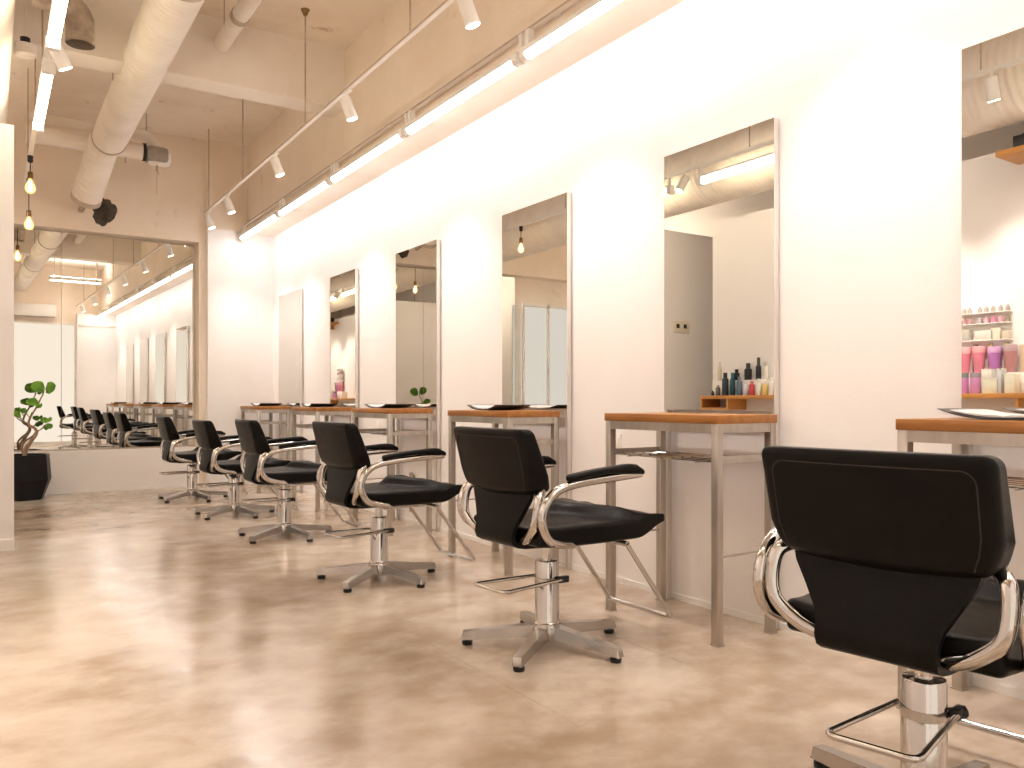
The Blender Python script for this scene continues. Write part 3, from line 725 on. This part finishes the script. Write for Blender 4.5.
for px, h, r, b, c, l, row, tl in [
    (711.4, .05, .016, K, K, 'tiny dark bottle at the far end of the partition shelf', 0, .3), (716.8, .105, .024, (.16, .15, .15), (.5, .46, .4), 'short grey bottle near the shelf\'s far end', 0, .2),
    (718.5, .19, .02, (.7, .64, .5), W_, 'slim beige bottle behind the short grey one', 1, .25), (724.2, .225, .032, N, K, 'wide black bottle left of the teal one', 0, .22),
    (731.4, .222, .027, (.02, .09, .13), (.03, .16, .22), 'dark teal bottle among the black bottles', 0, .25), (735.6, .11, .03, K, K, 'black jar standing on the riser behind the teal bottle', 1, .3),
    (738.3, .18, .028, (.13, .21, .29), (.25, .32, .38), 'steel blue bottle in the front row', 0, .2), (744.6, .135, .026, (.66, .64, .72), (.75, .73, .78), 'short lavender bottle beside the red one', 0, .2),
    (747.0, .165, .036, K, (.05, .05, .05), 'black spray bottle on the riser behind the red one', 1, .3), (750.8, .135, .028, (.62, .07, .08), (.75, .25, .2), 'red bottle in the front row', 0, .2),
    (757.4, .215, .026, K, (.06, .06, .05), 'tallest black bottle on the riser', 1, .35), (757.6, .155, .03, W_, W_, 'white bottle below the tallest black bottle', 0, .2),
    (763.8, .13, .028, (.80, .62, .22), W_, 'yellow bottle in the front row', 0, .2), (764.5, .17, .026, (.76, .74, .66), (.6, .58, .5), 'pale bottle on the riser behind the yellow one', 1, .25),
    (770.3, .165, .028, W_, W_, 'white bottle right of the yellow one', 0, .2), (775, .1, .022, (.78, .6, .45), W_, 'short peach bottle at the mirror\'s right edge', 0, .2)]:
    bottle(px, h, r, b, c, l, row, tl)
def tub(px, h, r0, r1, body, cap, label, row):
    t = thing('product_tub', label, 'tub', ((-.37 if row == 0 else -.483), ym(px, 6.08 if row == 0 else 6.2), ZS if row == 0 else ZS + .15), 0, 'tubs and tubes on the partition shelf')
    MB().lathe([(r0, 0), (r0 * 1.05, .004), (r1, h * .76)], n=18).build('body', cmat(body), t)
    MB().lathe([(r1 * 1.02, h * .76), (r1 * 1.02, h * .96), (r1 * .95, h)], n=18).build('lid', cmat(cap), t)
PK = (.78, .26, .34); PU = (.50, .20, .52)
for a in [(964.5, .2, .026, .042, PK, (.82, .42, .44), 'pink tapered tub at the nearest mirror\'s left edge', 1), (978.4, .205, .03, .045, PK, (.85, .4, .42), 'pink tapered tub on the riser', 1), (994, .195, .03, .046, PU, (.62, .36, .6), 'purple tapered tub on the riser', 1),
          (1009.7, .205, .03, .045, (.5, .24, .24), (.5, .36, .38), 'brownish pink tapered tub on the riser', 1), (974.5, .155, .032, .036, (.68, .32, .62), (.32, .27, .3), 'purple tub with a grey lid in the front row', 0), (963, .155, .028, .030, (.6, .26, .58), (.2, .25, .22), 'purple tub with a dark lid at the mirror\'s edge', 0)]: tub(*a)
def carton(px, w, h, col, label, row, z=None):
    y = ym(px, 6.08 if row == 0 else 6.2)
    t = thing('carton', label, 'box', (-.37 if row == 0 else -.537, y, z if z is not None else (ZS if row == 0 else ZS + .15)), 0, 'cartons on the partition shelf')
    dd = .04 if row == 0 else .007
    MB().bx((-dd, -w / 2, 0), (dd, w / 2, h), .002).build('body', cmat(col), t)
    MB().bx((-dd - .001, -w / 2 - .001, h), (dd + .001, w / 2 + .001, h + .008), .001).build('lid', cmat((.8, .78, .66)), t)
for a in [(991.5, .11, .10, (.74, .74, .58), 'wide cream carton in the front row below the purple tub', 0), (988, .07, .06, (.82, .80, .72), 'small white carton on top of the wide cream one', 0, ZS + .1085), (1011, .07, .13, (.78, .75, .62), 'cream carton below the brownish pink tub', 0),
          (1000.5, .03, .17, (.60, .62, .64), 'slim grey box between the cream cartons', 0), (971, .035, .22, (.16, .09, .12), 'slim dark box between two pink tubs', 1), (986, .03, .22, (.80, .66, .30), 'slim yellow box between pink and purple tubs', 1), (1002, .03, .22, (.74, .72, .14), 'slim lime box right of the purple tub', 1), (1019, .05, .2, (.70, .55, .40), 'slim tan box at the right edge', 1)]: carton(*a)
t = thing('polish_rack', 'white wall rack of small bottles above the pink tubs', 'rack', (XS, 0, 0))
ya, yb = ym(1012, 6.25), ym(960, 6.25)
MB().bx((.001, ya, 1.44), (.012, yb, 1.74)).build('back_board', M['outlet'], t, 0)
for z in (1.455, 1.58, 1.66): MB().bx((.012, ya, z - .006), (.07, yb, z), .001).build('ledge', M['outlet'], t)
for row, (z, hh) in enumerate(((1.66, .045), (1.58, .05))):
    for k, px in enumerate((963.5, 969, 979, 985.5, 992.5, 1000, 1007)):
        c = (.45, .40, .36) if row == 0 else [(.5, .3, .28), (.55, .3, .3), (.45, .4, .4), (.75, .42, .5), (.78, .25, .38), (.75, .36, .45), (.3, .26, .2)][k]
        b = thing('polish_bottle', 'tiny %s polish bottle, place %s from the left in the rack\'s %s row' % (('grey', 'tinted')[row], ('first', 'second', 'third', 'fourth', 'fifth', 'sixth', 'seventh')[k], ('upper', 'lower')[row]), 'bottle', (XS + .045, ym(px, 6.22), z), 0, 'polish bottles in the wall rack')
        MB().lathe([(.016, 0), (.016, hh * .7), (.009, hh * .75), (.009, hh)], n=12).build('body', cmat(c), b)
for px, w, h, c, l in ((966, .05, .085, (.5, .48, .42), 'small grey box in the rack\'s bottom row, left'), (984, .13, .07, (.72, .68, .6), 'long pale box in the rack\'s bottom row, middle'), (996, .06, .085, (.78, .70, .56), 'pale tan box in the rack\'s bottom row'), (1006, .05, .06, (.66, .58, .46), 'small tan box in the rack\'s bottom row, right')):
    o = MB().box((XS + .045, ym(px, 6.22), 1.455 + h / 2), (.04, w, h), None, .002).build('small_box', cmat(c)); tag(o, l, 'box', 'boxes in the wall rack')
t = thing('wall_shelf', 'short honey wood shelf high on the partition, seen in the nearest mirror', 'shelf', (XS, 0, 0))
MB().bx((0, 2.2, 2.72), (.33, 2.86, 2.76), .002).build('plank', M['shelfwood'], t)
MB().bx((0, 2.5, 2.62), (.2, 2.52, 2.72)).build('bracket', M['shelfwood'], t, 0)
t = thing('camera_like_box', 'black box standing on the high shelf, at the top right corner', 'box', (XS + .17, 2.68, 2.76))  # camera-like black box on the upper shelf
MB().bx((-.09, -.1, 0), (.09, .1, .1), .008).build('body', M['cloth_black'], t)
MB().lathe([(.03, .1), (.03, .125), (.02, .13)], (0, .04, 0), 16).build('knob', M['cloth_black'], t)
t = thing('switch_plate', 'yellowed wall plate with two dark switches on the screen wall', 'switch', (-.62, 6.32, 1.81))
MB().bx((-.12, -.01, -.065), (.12, 0, .065), .003).build('plate', M['plate'], t)
for x in (-.05, .06): MB().bx((x - .022, -.015, -.015), (x + .022, -.01, .03), .001).build('switch', M['cloth_black'], t)

# ------------------------------------------------------------------ things behind the camera, seen in the end mirror
t = thing('air_conditioner', 'white wall air conditioner seen in the end mirror', 'air conditioner', (1.25, YF, 3.03))
MB().bx((-.43, 0, -.14), (.43, .22, .14), .02).build('body', M['white_metal'], t)
MB().bx((-.40, .1, -.146), (.40, .21, -.139)).build('louver', M['grey_metal'], t, 0)
E_PANEL = emit('panel_glow', (1, .94, .87), 11)
t = thing('ceiling_fixture', 'long white box hung under the ceiling seen in the end mirror', 'light', (1.95, .3, 3.62))
MB().bx((-.5, -.09, -.03), (.5, .09, .045), .008).build('body', M['white_metal'], t)
MB().bx((-.48, -.075, -.036), (.48, .075, -.0295), .002).build('diffuser', E_PANEL, t)
MB().bx((-.48, -.075, .0445), (.48, .075, .0505), .002).build('diffuser', E_PANEL, t)  # upper glow added as an uplight for the ceiling
for x in (-.4, .4): MB().tube([(x, 0, .05), (x, 0, ZC - 3.62)], .006, 8).build('rod', M['duct_dark'], t)

# ------------------------------------------------------------------ world, camera, view
w = bpy.data.worlds.new('room_air'); S.world = w; w.use_nodes = True
w.node_tree.nodes['Background'].inputs['Color'].default_value = (1, .95, .9, 1); w.node_tree.nodes['Background'].inputs['Strength'].default_value = .1
cam = bpy.data.cameras.new('camera'); co = bpy.data.objects.new('camera', cam); COL.objects.link(co)
co.location = (0, 0, 1.0)
yaw = math.atan(523 / 800)
co.rotation_euler = (PI / 2, 0, -yaw)
cam.sensor_width = 36; cam.lens = 800 / 1024 * 36; cam.shift_y = 17 / 1024
cam.clip_start = .02
S.camera = co
S.view_settings.view_transform = 'Standard'; S.view_settings.look = 'None'; S.view_settings.gamma = 1; S.view_settings.use_curve_mapping = False
S.view_settings.exposure = 1.36
S.cycles.use_denoising = True
S.cycles.max_bounces = 14; S.cycles.diffuse_bounces = 6; S.cycles.glossy_bounces = 8
S.cycles.sample_clamp_indirect = 6
